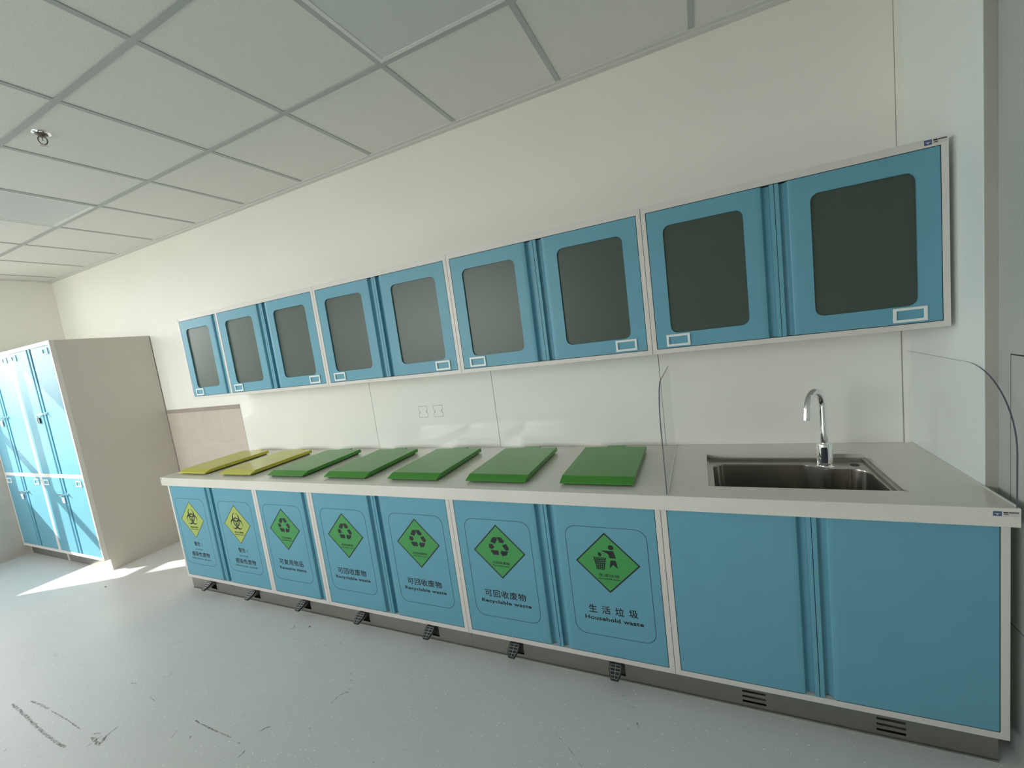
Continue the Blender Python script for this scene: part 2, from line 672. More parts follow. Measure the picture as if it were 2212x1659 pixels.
def text_shape(body, bold, space):
    key = (body, bold, space)
    if key in _fcache:
        return _fcache[key]
    c = bpy.data.curves.new('lettering', 'FONT')
    c.body = body
    c.size = 1.0
    c.offset = bold
    c.space_character = space
    c.resolution_u = 3
    o = bpy.data.objects.new('lettering', c)
    COL.objects.link(o)
    bpy.context.view_layer.update()
    me = bpy.data.meshes.new_from_object(o.evaluated_get(bpy.context.evaluated_depsgraph_get()))
    vs = [(v.co.x, v.co.y) for v in me.vertices]
    fs = [tuple(p.vertices) for p in me.polygons]
    bpy.data.objects.remove(o)
    bpy.data.curves.remove(c)
    bpy.data.meshes.remove(me)
    xs = [v[0] for v in vs]
    ys = [v[1] for v in vs]
    _fcache[key] = (vs, fs, min(xs), max(xs), min(ys), max(ys))
    return _fcache[key]


def text(mb, body, x0, x1, z0, z1, y, bold=0.0, space=1.0, mi=0):
    vs, fs, a0, a1, b0, b1 = text_shape(body, bold, space)
    n = len(mb.v)
    for a, b in vs:
        mb.v.append((x0 + (a - a0) / (a1 - a0) * (x1 - x0), y, z0 + (b - b0) / (b1 - b0) * (z1 - z0)))
    for f in fs:
        mb.quadface([n + i for i in f], mi)


# ================================================================== SETTING
mb = MB().box(-7.3, 0.35, -5.3, 0.2, -0.12, 0.0)
floor = struct(mb.build('floor', M['floor']))
mb = MB().box(-7.3, 0.35, -5.3, 0.2, HC + 0.004, HC + 0.12)
struct(mb.build('ceiling', M['ceiling']))
mb = MB().box(-7.3, 0.35, 0.0, 0.2, 0.0, HC + 0.004)
struct(mb.build('wall_back', M['wall']))
mb = MB()
grid_plate(mb, -5.1, 0.0, 0.0, HC + 0.004, [(WY0, WY1, WZ0, WZ1)], YZ, XL - 0.2, XL)
struct(mb.build('wall_left', M['wall']))
mb = MB()
grid_plate(mb, -7.16, 0.25, 0.0, HC + 0.004, [(FX0, FX1, WZ0, WZ1)], XZ, -5.3, -5.1)
struct(mb.build('wall_front', M['wall']))
mb = MB()
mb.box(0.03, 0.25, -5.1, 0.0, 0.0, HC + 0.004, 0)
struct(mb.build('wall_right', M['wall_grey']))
mb = MB().box(0.0, 0.03, -0.494, 0.0, 0.0, HC + 0.004)
mb.box(0.0012, 0.03, -0.4965, -0.494, 0.0, HC + 0.004, 1)  # pier end face, coloured darker than its side
struct(mb.build('trim_1', [M['wall_side'], plain('beige_end_face', (0.42, 0.41, 0.365), 0.6)], bevel=0.001))
# corner profile between back wall and right wall
mb = MB()
mb.box(-0.0225, 0.0, -0.006, 0.0, 0.0, HC, 0)
mb.box(-0.0245, -0.0225, -0.0008, 0.0, 0.0, HC, 1)
struct(mb.build('trim_2', [M['wall'], plain('corner_joint', (0.34, 0.32, 0.29), 0.8)]))
# tiled dado: back wall left of the panels, left wall under the window
mb = MB()
mb.box(XL, -4.290, -0.004, 0.0, 0.0, 1.199, 0)
mb.box(XL, -4.290, -0.006, 0.0, 1.199, 1.2345, 1)
struct(mb.build('trim_3', [M['tile'], M['tile_band']]))
mb = MB()
mb.box(XL, XL + 0.004, -5.1, -0.006, 0.0, WZ0 - 0.03, 0)
for a, b in ((-5.1, WY0 - 0.001), (WY1 + 0.001, -0.006)):
    mb.box(XL, XL + 0.004, a, b, WZ0 - 0.03, 1.199, 0)
    mb.box(XL, XL + 0.006, a, b, 1.199, 1.2345, 1)
struct(mb.build('trim_4', [M['tile'], M['tile_band']]))

# window
mb = MB()
fw = 0.05
xa, xb = XL - 0.09, XL - 0.03
mb.box(xa, xb, WY0, WY0 + 0.012, WZ0, WZ1)
mb.box(xa, xb, WY1 - fw, WY1, WZ0, WZ1)
mb.box(xa, xb, WY0, WY1, WZ0, WZ0 + 0.012)
mb.box(xa, xb, WY0, WY1, WZ1 - 0.015, WZ1)
win = struct(mb.build('window_1', M['window_frame'], origin=(XL - 0.06, (WY0 + WY1) / 2, WZ0)))
mb = MB().box(xa, xb, -1.285, -1.235, WZ0 + 0.012, WZ1 - 0.015)
mb.build('mullion', M['window_frame'], win)
mb = MB().box(xa, xb, WY0 + 0.012, -1.285, 1.352, 1.418)
mb.box(xa, xb, -1.235, WY1 - fw, 1.352, 1.418)
mb.build('transom', M['window_frame'], win)
mb = MB().box(XL - 0.063, XL - 0.058, WY0 + 0.012, WY1 - fw, WZ0 + 0.012, WZ1 - 0.015)
mb.build('pane', M['glass'], win)

mb = MB()
for a, b in ((FX0, FX0 + 0.05), (FX1 - 0.05, FX1)):
    mb.box(a, b, -5.23, -5.17, WZ0, WZ1)
for a, b in ((WZ0, WZ0 + 0.05), (WZ1 - 0.05, WZ1)):
    mb.box(FX0 + 0.05, FX1 - 0.05, -5.23, -5.17, a, b)
win = struct(mb.build('window_2', M['window_frame'], origin=((FX0 + FX1) / 2, -5.2, WZ0)))
for k in (1, 2):
    x = FX0 + (FX1 - FX0) * k / 3
    MB().box(x - 0.025, x + 0.025, -5.23, -5.17, WZ0 + 0.05, WZ1 - 0.05).build('mullion', M['window_frame'], win)
MB().box(FX0 + 0.05, FX1 - 0.05, -5.202, -5.197, WZ0 + 0.05, WZ1 - 0.05).build('pane', M['glass'], win)

# low block added unseen outside the left window to hold back low sky
struct(MB().box(-15.0, -14.0, -16.0, 10.0, -0.12, 1.9).build('sky_blocker', plain('blocker_grey', (0.36, 0.35, 0.33), 0.9)))

# ceiling grid
mb = MB()
TW = 0.012
k = 0
ys = [GY0 - 0.6 * i for i in range(8)]
for y in ys:
    mb.box(XL + 0.02, 0.03, y - TW, y + TW, HC, HC + 0.003)
xs = [GX0 + 0.6 * i for i in range(-6, 7)]
for x in xs:
    if x < XL + 0.05 or x > 0.0:
        continue
    ya = -0.05
    for y in ys + [-5.08]:
        mb.box(x - TW, x + TW, y + TW, ya, HC + 0.0006, HC + 0.0036)
        ya = y - TW
struct(mb.build('trim_5', M['tee']))
mb = MB()
for (x0, x1, y0, y1, z0, z1) in ((XL, 0.03, -0.030, 0.0, HC - 0.010, HC + 0.004), (XL, 0.03, -0.052, -0.030, HC - 0.002, HC + 0.004)):
    mb.box(x0, x1, y0, y1, z0, z1)
mb.box(XL, XL + 0.026, -5.1, -0.052, HC - 0.006, HC + 0.004)
mb.box(0.004, 0.03, -5.1, -0.495, HC - 0.006, HC + 0.004)
struct(mb.build('trim_6', M['angle']))

# flush light panels in the ceiling
def ceiling_light(x0, y1, label):
    t = thing('ceiling_light', label, 'ceiling light', (x0 + 0.3, y1 - 0.3, HC - 0.001), 'light panels in the ceiling grid')
    a0, a1, b0, b1 = x0 + TW, x0 + 0.6 - TW, y1 - 0.6 + TW, y1 - TW
    mb = MB()
    grid_plate(mb, a0, a1, b0, b1, [(a0 + 0.018, a1 - 0.018, b0 + 0.018, b1 - 0.018)], XY, HC - 0.002, HC + 0.003)
    mb.build('frame', M['light_frame'], t, bevel=0.001)
    MB().box(a0 + 0.018, a1 - 0.018, b0 + 0.018, b1 - 0.018, HC, HC + 0.003).build('diffuser', M['light_panel'], t)


ceiling_light(GX0 + 1.8, GY0, 'smooth unlit grey light panel in the ceiling at the top of the photo')
ceiling_light(GX0 - 1.2, GY0, 'smooth unlit pale light panel in the ceiling beyond the sprinkler')

# ================================================================== BACKSPLASH PANELS
seams = [-4.289, -2.8685, -1.9190, -0.9695, -0.0265]
plabels = ['long glossy white wall panel behind the yellow bin lids',
           'glossy white wall panel carrying the two socket covers',
           'glossy white wall panel behind the two green bin lids nearest the sink',
           'glossy white wall panel behind the sink and the tap']
for i in range(4):
    a, b = seams[i] + 0.0013, seams[i + 1] - 0.0013
    o = MB().box(a, b, -0.004, -0.0008, ZC + 0.0005, ZUB + 0.02).build('backsplash_panel', M['panel'], origin=((a + b) / 2, 0, ZC))
    tag(o, plabels[i], 'wall panel', 'white panels between worktop and wall cabinets')
mb = MB()
for x in seams[1:4]:
    mb.box(x - 0.0013, x + 0.0013, -0.0012, 0.0, ZC, ZUB + 0.02)
struct(mb.build('trim_7', M['dark_gap']))


def socket_cover(cx, label):
    w, z0, z1, r = 0.0335, 1.0485, 1.1205, 0.010
    zc_ = (z0 + z1) / 2

    def outline(g):
        pts = [(cx - w - g, z1 + g), (cx - w - g, zc_ + r - g)]
        pts += [(cx - w - g + (r - g) * math.cos(a), zc_ + (r - g) * math.sin(a)) for a in [math.pi / 2 - math.pi * k / 8 for k in range(1, 8)]]
        pts += [(cx - w - g, zc_ - r + g), (cx - w - g, z0 - g), (cx + w + g, z0 - g), (cx + w + g, zc_ - r + g)]
        pts += [(cx + w + g + (r - g) * math.cos(a), zc_ + (r - g) * math.sin(a)) for a in [-math.pi / 2 - math.pi * k / 8 for k in range(1, 8)]]
        pts += [(cx + w + g, zc_ + r - g), (cx + w + g, z1 + g)]
        return pts[::-1]
    t = thing('socket_cover', label, 'socket cover', (cx, -0.004, z0), 'socket covers on the white panel')
    MB().plate(outline(0.0), [], XZ, -0.0046, -0.0042).build('plate', M['panel'], t)
    o = MB().plate(outline(0.0014), [outline(0.0)], XZ, -0.0044, -0.0042).build('cut_line', M['black'], t)
    o['label'] = 'thin black outline around the cover'


socket_cover(-2.4503, 'left of two white socket covers with black notched outlines on the wall panel')
socket_cover(-2.3322, 'right of two white socket covers with black notched outlines on the wall panel')


# ================================================================== CABINET DOORS
def door(parent, x0, x1, z0, z1, yf, handle, window=None, th=0.022, mat=None):
    """sheet metal door with a pull channel along its handle edge ('L' or 'R')"""
    mat = mat or M['blue']
    he = x1 if handle == 'R' else x0
    sg = -1 if handle == 'R' else 1
    mb = MB()
    prof = [(0, 0), (0.0132, 0), (0.0132, 0.017), (0.028, 0.019), (0.0325, 0.017), (0.0365, 0.011), (0.0395, 0.004), (0.0410, 0.001), (0.0435, 0)]
    S = 0.060
    prof += [(S, 0), (S, th), (0, th)]
    pts = [(he + sg * s_, yf + d_) for s_, d_ in prof]
    mb.plate(pts, [], XY, z0, z1)
    xa, xb = (x0, he - S) if handle == 'R' else (he + S, x1)
    if window:
        mb.plate(rect(xa, xb, z0, z1), [rrect(*window, 0.028, 7)], XZ, yf, yf + th)
    else:
        mb.box(xa, xb, yf, yf + th, z0, z1)
    return mb.build('door', mat, parent, origin=((x0 + x1) / 2, yf, z0), smooth=50, bevel=0.0012 if not window else 0.0)


def label_holder(parent, x0, x1, z0, z1, yf, bar=0.0095):
    mb = MB()
    grid_plate(mb, x0, x1, z0, z1, [(x0 + bar, x1 - bar, z0 + bar, z1 - bar)], XZ, yf - 0.006, yf)
    return mb.build('label_holder', M['holder'], parent, bevel=0.0018)


def channel(drs, b):
    """x range taken by the pull channels of one or two doors"""
    if len(drs) == 2:
        m_ = (drs[0][1] + drs[1][0]) / 2
        return (m_ - 0.046, m_ + 0.046)
    return (b - 0.048, b - 0.0005)


def gap_shade(parent, a, b, z0, z1, yf, chan):
    """dark strips painted in for the shade of the joint round the doors"""
    mb = MB()
    grid_plate(mb, a, b, z0, z1, [(a + 0.006, b - 0.006, z0 + 0.006, z1 - 0.006)], XZ, yf + 0.0235, yf + 0.0245)
    w = 0.0004
    mb.box(a, a + w, yf + 0.0012, yf + 0.0235, z0, z1)
    mb.box(b - w, b, yf + 0.0012, yf + 0.0235, z0, z1)
    cuts = [a + w] + [v for c_ in chan for v in c_] + [b - w]      # the strip stops at the pull channels
    for xa, xb in zip(cuts[0::2], cuts[1::2]):
        if xb - xa > 0.003:
            mb.box(xa, xb, yf + 0.0012, yf + 0.0235, z0, z0 + w)
    mb.box(a + w, b - w, yf + 0.0012, yf + 0.0235, z1 - w, z1)
    o = mb.build('door_gap_shade', M['dark_gap'], parent)  # near-black strips put the gap's shade into the colour
    o['label'] = 'dark strip painted for the shade in the door joint'


# ================================================================== WALL CABINETS
def wall_cabinet(x0, x1, label, openings, sticker=None):
    """openings: list of (xa, xb, [(door x0, x1, handle, window xa, xb)])"""
    t = thing('wall_cabinet', label, 'wall cabinet', ((x0 + x1) / 2, -0.001, ZUB), 'wall cabinets with frosted glass doors')
    g = 0.0008
    X0, X1 = x0 + g, x1 - g
    zt, zb = ZUT - 0.0255, ZUB + 0.0195
    mb = MB()
    holes = [(a, b, zb, zt) for a, b, _ in openings]
    grid_plate(mb, X0, X1, ZUB, ZUT, holes, XZ, YU, YU + 0.025)
    mb.box(X0, X0 + 0.018, YU + 0.025, -0.005, ZUB, ZUT)
    mb.box(X1 - 0.018, X1, YU + 0.025, -0.005, ZUB, ZUT)
    mb.box(X0 + 0.018, X1 - 0.018, YU + 0.025, -0.005, ZUT - 0.018, ZUT)
    mb.box(X0 + 0.018, X1 - 0.018, YU + 0.025, -0.005, ZUB, ZUB + 0.018)
    mb.box(X0 + 0.018, X1 - 0.018, -0.013, -0.005, ZUB + 0.018, ZUT - 0.018, 1)
    mb.build('carcass', [M['frame'], M['inner']], t, bevel=0.0008)
    for a, b, drs in openings:
        gap_shade(t, a, b, zb, zt, YU, [channel(drs, b)])
    MB().box(X0 + 0.019, X1 - 0.019, YU + 0.030, -0.014, 1.627, 1.645).build('shelf', M['frame'], t, bevel=0.001)
    for a, b, doors in openings:
        for dx0, dx1, hd, w0, w1 in doors:
            d = door(t, dx0, dx1, zb + 0.0022, zt - 0.0022, YU + 0.0005, hd, (w0, w1, 1.4215, 1.8517))
            MB().plate(rrect(w0 - 0.012, w1 + 0.012, 1.4095, 1.8636, 0.03, 6), [], XZ, YU + 0.0075, YU + 0.0125).build('glass_pane', M['frosted'], d)
            if hd == 'R':
                label_holder(d, dx0 + 0.0385, dx0 + 0.1285, 1.368, 1.417, YU + 0.0005)
            else:
                label_holder(d, dx1 - 0.1285, dx1 - 0.0385, 1.368, 1.417, YU + 0.0005)
    return t


def pair(x0, x1):
    """two leaf opening between frame edges"""
    a, b = x0 + 0.0185, x1 - 0.0190
    c = (x0 + x1) / 2 - 0.0040
    return (a, b, [(a + 0.0022, c - 0.0010, 'R', c - 0.3865, c - 0.1025), (c + 0.0010, b - 0.0022, 'L', c + 0.1065, c + 0.3930)])


def sticker_logo(parent, x0, x1, z0, z1, y):
    """small maker's sticker: blue emblem block and two lines of tiny print"""
    mb = MB()
    w = x1 - x0
    mb.box(x0, x0 + w * 0.34, y - 0.0003, y, z0, z1, 0)
    h = z1 - z0
    mb.box(x0 + w * 0.06, x0 + w * 0.28, y - 0.0005, y - 0.0003, z0 + h * 0.46, z0 + h * 0.58, 2)
    mb.box(x0 + w * 0.14, x0 + w * 0.20, y - 0.0005, y - 0.0003, z0 + h * 0.2, z0 + h * 0.46, 2)
    mb.box(x0 + w * 0.37, x1, y - 0.0003, y, z0, z1, 2)
    mb.box(x0 + w * 0.40, x0 + w * 0.58, y - 0.0005, y - 0.0003, z0 + h * 0.62, z0 + h * 0.88, 1)
    mb.box(x0 + w * 0.60, x1 - w * 0.02, y - 0.0005, y - 0.0003, z0 + h * 0.66, z0 + h * 0.86, 1)
    mb.box(x0 + w * 0.42, x0 + w * 0.60, y - 0.0005, y - 0.0003, z0 + h * 0.30, z0 + h * 0.44, 1)
    o = mb.build('sticker', [M['sticker_blue'], M['black'], M['sticker_pale']], parent)
    o['label'] = 'small blue and white sticker'
    return o


def sticker_square(parent, x0, x1, z0, z1, y):
    mb = MB()
    mb.box(x0, x1, y - 0.0003, y, z0, z1, 0)
    h = z1 - z0
    w = x1 - x0
    mb.box(x0 + w * 0.08, x0 + w * 0.4, y - 0.0005, y - 0.0003, z0 + h * 0.1, z0 + h * 0.9, 1)
    mb.box(x0 + w * 0.6, x0 + w * 0.95, y - 0.0005, y - 0.0003, z0 + h * 0.3, z0 + h * 0.9, 2)
    o = mb.build('sticker', [M['sticker_pale'], M['sticker_grey'], M['holder']], parent)
    o['label'] = 'small grey square sticker'
    return o


c0 = U[0]
single = (U[0] + 0.0185, -3.79, [(U[0] + 0.0207, -3.792, 'R', -4.1551, -3.8908)])
double = (-3.7701, U[1] - 0.019, [(-3.7679, -3.318, 'R', -3.7001, -3.4199), (-3.3161, U[1] - 0.0212, 'L', -3.2122, -2.9291)])
wc = wall_cabinet(U[0], U[1], 'long three door blue wall cabinet at the far end, above the beige tiles', [single, double])
sticker_square(wc, U[0] + 0.001, U[0] + 0.034, ZUT - 0.0225, ZUT - 0.003, YU)
wall_cabinet(U[1], U[2], 'two door blue wall cabinet above the socket covers', [pair(U[1], U[2])])
wall_cabinet(U[2], U[3], 'two door blue wall cabinet between the socket covers and the sink', [pair(U[2], U[3])])
wc = wall_cabinet(U[3], U[4], 'nearest two door blue wall cabinet, hung above the sink', [pair(U[3], U[4])])
sticker_logo(wc, -0.078, -0.022, ZUT - 0.019, ZUT - 0.003, YU)

# ================================================================== SIGNS ON THE DOORS
def xf(pts, cx, cz):
    return [(cx + a, cz + b) for a, b in pts]


def arc(cx, cy, r, a0, a1, n):
    return [(cx + r * math.cos(math.radians(a0 + (a1 - a0) * k / n)), cy + r * math.sin(math.radians(a0 + (a1 - a0) * k / n))) for k in range(n + 1)]


RECYCLE = [
    [ (-0.0376, 0.5831), (-0.0236, 0.6055), (-0.0083, 0.6082), (-0.0024, 0.6020), (-0.0016, 0.5956), (-0.0156, 0.5741) ],
    [ (-0.0063, 0.6078), (0.0169, 0.6089), (0.0236, 0.6042), (0.0279, 0.5940), (0.0354, 0.5993), (0.0274, 0.5805), (0.0014, 0.5838), (0.0081, 0.5852), (0.0030, 0.5946), (0.0003, 0.6022) ],
    [ (-0.0513, 0.5723), (-0.0287, 0.5726), (-0.0192, 0.5560), (-0.0252, 0.5560), (-0.0310, 0.5472), (-0.0455, 0.5512), (-0.0495, 0.5588), (-0.0459, 0.5682) ],
    [ (-0.0432, 0.5429), (-0.0032, 0.5434), (-0.0014, 0.5215), (-0.0305, 0.5208), (-0.0366, 0.5302) ],
    [ (0.0199, 0.5695), (0.0403, 0.5789), (0.0521, 0.5600), (0.0506, 0.5501), (0.0356, 0.5466) ],
    [ (0.0071, 0.5331), (0.0176, 0.5482), (0.0194, 0.5422), (0.0469, 0.5441), (0.0396, 0.5280), (0.0318, 0.5210), (0.0191, 0.5203), (0.0176, 0.5139) ],
]


def biohazard(mb, cx, cz, u, y, mi):
    """three tapering open rings, linking ring and centre hole, built as thin rows (u = drawing unit)"""
    C_ = [(math.cos(math.radians(a)), math.sin(math.radians(a))) for a in (90, 210, 330)]

    def inside(a, b):
        r0 = math.hypot(a, b)
        if r0 < 2.2:
            return False
        big = False
        hole = False
        for c, s_ in C_:
            if math.hypot(a - 11 * c, b - 11 * s_) < 15.6:
                big = True
            if math.hypot(a - 15 * c, b - 15 * s_) < 10.6:
                hole = True
            along, across = a * c + b * s_, -a * s_ + b * c
            if along > 15 and abs(across) < 2.0:
                return False
            if along < 6 and along > 0 and abs(across) < 0.55:
                return False
        if big and not hole:
            return True
        if 9.6 < r0 < 13.4:
            for c, s_ in C_:
                if math.hypot(a - 15 * c, b - 15 * s_) < 9.5:
                    return True
        return False
    step = 0.40
    rows = int(56 / step)
    for r in range(rows):
        b = -26 + (r + 0.5) * step
        run = None
        a = -28.0
        while a < 28:
            on = inside(a, b)
            if on and run is None:
                run = a
            if not on and run is not None:
                mb.plate(rect(cx + (run - 0.1) * u, cx + (a - 0.1) * u, cz + (b - step / 2) * u, cz + (b + step / 2) * u), [], XZ, y, None, mi)
                run = None
            a += 0.2


def recycle(mb, cx, y, mi):
    """three chasing arrows, each a folded band; coordinates measured from the sign centre"""
    for poly in RECYCLE:
        mb.plate([(cx + a, b) for a, b in poly], [], XZ, y, None, mi)


def litter_figure(mb, cx, y, mi):
    """stick person dropping rubbish into a mesh basket; coordinates measured from the sign centre"""
    X = lambda v: cx + v
    head = [(X(0.021 + 0.0115 * math.cos(a)), 0.6058 + 0.0102 * math.sin(a)) for a in [2 * math.pi * k / 20 for k in range(20)]]
    mb.plate(head, [], XZ, y, None, mi)
    torso = [(-0.021, 0.5905), (0.030, 0.5915), (0.0372, 0.5608), (0.0125, 0.5594), (0.0082, 0.5753), (0.004, 0.579)]
    mb.plate([(X(a), b) for a, b in torso], [], XZ, y, None, mi)
    legs = [(0.0140, 0.5508), (0.0358, 0.5513), (0.0412, 0.5164), (0.0240, 0.5325), (0.0078, 0.5144)]
    mb.plate([(X(a), b) for a, b in legs], [], XZ, y, None, mi)
    trash = [(-0.0315, 0.5835), (-0.021, 0.577), (-0.0188, 0.572), (-0.0265, 0.562), (-0.031, 0.5665), (-0.0355, 0.5705), (-0.0335, 0.5745)]
    mb.plate([(X(a), b) for a, b in trash], [], XZ, y, None, mi)
    # basket with square openings
    TL, TR, BR, BL = (-0.0550, 0.5597), (-0.0028, 0.5597), (-0.0140, 0.5065), (-0.0440, 0.5065)

    def bq(u, v):
        t = (TL[0] + (TR[0] - TL[0]) * u, TL[1])
        b = (BL[0] + (BR[0] - BL[0]) * u, BL[1])
        return (X(t[0] + (b[0] - t[0]) * v), t[1] + (b[1] - t[1]) * v)
    holes = []
    for r in range(6):
        nc = (6, 5, 5, 4, 4, 4)[r]
        for c in range(nc):
            u0 = 0.07 + (0.86 / nc) * (c + 0.24)
            u1 = 0.07 + (0.86 / nc) * (c + 0.80)
            v0, v1 = (r + 0.30) / 6.2, (r + 0.82) / 6.2
            holes.append([bq(u0, v0), bq(u1, v0), bq(u1, v1), bq(u0, v1)])
    mb.plate([bq(0, 0), bq(1, 0), bq(1, 1), bq(0, 1)], holes, XZ, y, None, mi)


def sign(parent, cx, kind):
    y = YL + 0.0005
    # rounded border line
    z0, z1, hw, lw = 0.2070, 0.6895, 0.1645, 0.0011
    o = MB().plate(rrect(cx - hw - lw, cx + hw + lw, z0 - lw, z1 + lw, 0.046, 10),
                   [rrect(cx - hw + lw, cx + hw - lw, z0 + lw, z1 - lw, 0.0448, 10)], XZ, y - 0.0003, None).build('border_line', M['line'], parent)
    # diamond
    cz, hd = 0.5370, 0.1308
    dia = lambda h: [(cx + h, cz), (cx, cz + h), (cx - h, cz), (cx, cz - h)]
    mb = MB()
    ye = 0.0040 if kind != 'infectious' else 0.0026
    mb.plate(dia(hd), [dia(hd - ye * 1.9)], XZ, y - 0.0004, None, 0)
    mb.plate(dia(hd - ye * 1.9), [], XZ, y - 0.0004, None, 1)
    ys_ = y - 0.0008
    if kind == 'infectious':
        biohazard(mb, cx - 0.002, 0.5530, 0.00232, ys_, 0)
        small_cn, small_en = '感染性废物', 'Infectious waste'
    elif kind == 'household':
        litter_figure(mb, cx, ys_, 0)
        small_cn, small_en = '生活垃圾', 'Household waste'
    else:
        recycle(mb, cx, ys_, 0)
        small_cn, small_en = ('可回收废物', 'Recyclable waste') if kind == 'recyclable' else ('可复用物品', 'Reusable items')
    text(mb, small_cn, cx - 0.041, cx + 0.045, 0.4765, 0.4895, ys_, 0.012, 1.05, 0)
    text(mb, small_en, cx - 0.042, cx + 0.046, 0.4645, 0.4712, ys_, 0.02, 1.0, 0)
    mb.build('diamond_sign', [M['black'], M['sign_yellow'] if kind == 'infectious' else M['sign_green']], parent)
    # lettering under the diamond
    mb = MB()
    yl = y - 0.0004
    if kind == 'infectious':
        text(mb, '警告', cx - 0.043, cx + 0.026, 0.3445, 0.3765, yl, 0.012, 1.06)
        text(mb, '!', cx + 0.044, cx + 0.049, 0.3445, 0.3690, yl, 0.0)
        text(mb, 'warning!', cx - 0.042, cx + 0.043, 0.3140, 0.3265, yl, 0.004, 1.1)
        text(mb, '感染性废物', cx - 0.095, cx + 0.108, 0.2660, 0.3010, yl, 0.014, 1.06)
        text(mb, 'Infectious', cx - 0.105, cx + 0.022, 0.2440, 0.2585, yl, 0.006, 1.12)
        text(mb, 'waste', cx + 0.036, cx + 0.111, 0.2440, 0.2550, yl, 0.006, 1.12)
    else:
        cn, en, a0, a1 = {'recyclable': ('可回收废物', 'Recyclable waste', -0.128, 0.126),
                          'reusable': ('可复用物品', 'Reusable items', -0.110, 0.118),
                          'household': ('生活垃圾', 'Household waste', -0.119, 0.120)}[kind]
        if kind == 'household':
            for i, ch in enumerate(cn):
                text(mb, ch, cx - 0.100 + i * 0.0555, cx - 0.0645 + i * 0.0555, 0.3085, 0.3445, yl, 0.016)
        else:
            text(mb, cn, cx - 0.105, cx + 0.104, 0.3070, 0.3440, yl, 0.014, 1.12)
        zb_ = 0.2755 if kind != 'recyclable' else 0.2715
        text(mb, en, cx + a0, cx + a1, zb_, 0.2940, yl, 0.030, 1.1)
    mb.build('lettering', M['black'], parent)


# ================================================================== BASE CABINETS
def base_cabinet(x0, x1, label, doors):
    t = thing('base_cabinet', label, 'base cabinet', ((x0 + x1) / 2, -0.3, ZLB), 'base cabinets under the worktop')
    g = 0.0008
    X0, X1 = x0 + g, x1 - g
    zt, zb = 0.8030, ZLB + 0.0220
    mb = MB()
    a, b = X0 + 0.0205, X1 - 0.0205
    grid_plate(mb, X0, X1, ZLB, ZC - 0.021, [(a, b, zb, zt)], XZ, YL, YL + 0.025)
    mb.box(X0, X0 + 0.018, YL + 0.025, -0.006, ZLB, ZC - 0.021)
    mb.box(X1 - 0.018, X1, YL + 0.025, -0.006, ZLB, ZC - 0.021)
    mb.box(X0 + 0.018, X1 - 0.018, YL + 0.025, -0.006, ZLB, ZLB + 0.018)
    mb.box(X0 + 0.018, X1 - 0.018, -0.014, -0.006, ZLB + 0.018, ZC - 0.021)
    mb.build('carcass', M['frame'], t, bevel=0.0008)
    gap_shade(t, a, b, zb, zt, YL, [channel(doors, b)])
    for dx0, dx1, hd, cx, kind in doors:
        dx0 = a + 0.002 if dx0 is None else dx0
        dx1 = b - 0.002 if dx1 is None else dx1
        d = door(t, dx0, dx1, zb + 0.002, zt - 0.002, YL + 0.0005, hd)
        if kind:
            sign(d, cx, kind)
    return t


def mid(i):
    return (L[i] + L[i + 1]) / 2


c = mid(0)
base_cabinet(L[0], L[1], 'farthest base cabinet, its two doors with yellow infectious waste diamonds',
             [(None, c - 0.001, 'R', -4.0350, 'infectious'), (c + 0.001, None, 'L', -3.5500, 'infectious')])
base_cabinet(L[1], L[2], 'narrow single door base cabinet with a green reusable items sign',
             [(None, None, 'R', -3.1040, 'reusable')])
c = mid(2)
base_cabinet(L[2], L[3], 'base cabinet with two recyclable waste signs, in the middle of the row',
             [(None, c - 0.001, 'R', -2.6160, 'recyclable'), (c + 0.001, None, 'L', -2.1260, 'recyclable')])
c = mid(3)
base_cabinet(L[3], L[4], 'base cabinet with one recyclable waste and one household waste sign',
             [(None, c - 0.001, 'R', -1.6725, 'recyclable'), (c + 0.001, None, 'L', -1.1810, 'household')])
c = mid(4)
base_cabinet(L[4], L[5], 'sink base cabinet with two plain blue doors and no signs',
             [(None, c - 0.001, 'R', 0, None), (c + 0.001, None, 'L', 0, None)])

# ================================================================== PLINTHS
PED = [-3.990, -3.528, -3.062, -2.595, -2.131, -1.6565, -1.1915]
XSEAM = -1.9002


def plinth(x0, x1, label, vents):
    t = thing('plinth', label, 'plinth', ((x0 + x1) / 2, YT, 0), 'stainless plinths under the base cabinets')
    holes = [(p - 0.0325, p + 0.0325, 0.0215, ZLB - 0.0008) for p in PED if x0 < p < x1]
    for vx in vents:
        for zc_ in (0.0668, 0.0458, 0.0252):
            holes.append((vx - 0.0385, vx + 0.0385, zc_ - 0.0043, zc_ + 0.0043))
    mb = MB()
    grid_plate(mb, x0, x1, 0.0, ZLB - 0.0006, holes, XZ, YT, YT + 0.0015)
    mb.box(x0, x1, YT + 0.0015, YT + 0.020, 0.0, 0.012)
    mb.box(x0, x0 + 0.0015, YT + 0.0015, -0.05, 0.0, ZLB - 0.0006)
    mb.build('front_plate', M['plinth'], t)
    mb = MB()
    mb.box(x0 + 0.01, x1 - 0.01, -0.50, -0.49, 0.0, ZLB - 0.002)
    mb.build('backing', M['dark_gap'], t)
    mb = MB().box(x0, x1, YT - 0.004, YT, 0.0, 0.004)
    o = mb.build('sealant', M['grey_seal'], t)


M['grey_seal'] = plain('dusty_sealant', (0.20, 0.20, 0.19), 0.7, 0.1, 30)
plinth(-4.2381, XSEAM - 0.0008, 'far length of brushed steel plinth with the five farthest pedal slots', [])
plinth(XSEAM + 0.0008, -0.030, 'near length of brushed steel plinth with two slotted vents below the sink doors', [-0.6875, -0.2880])

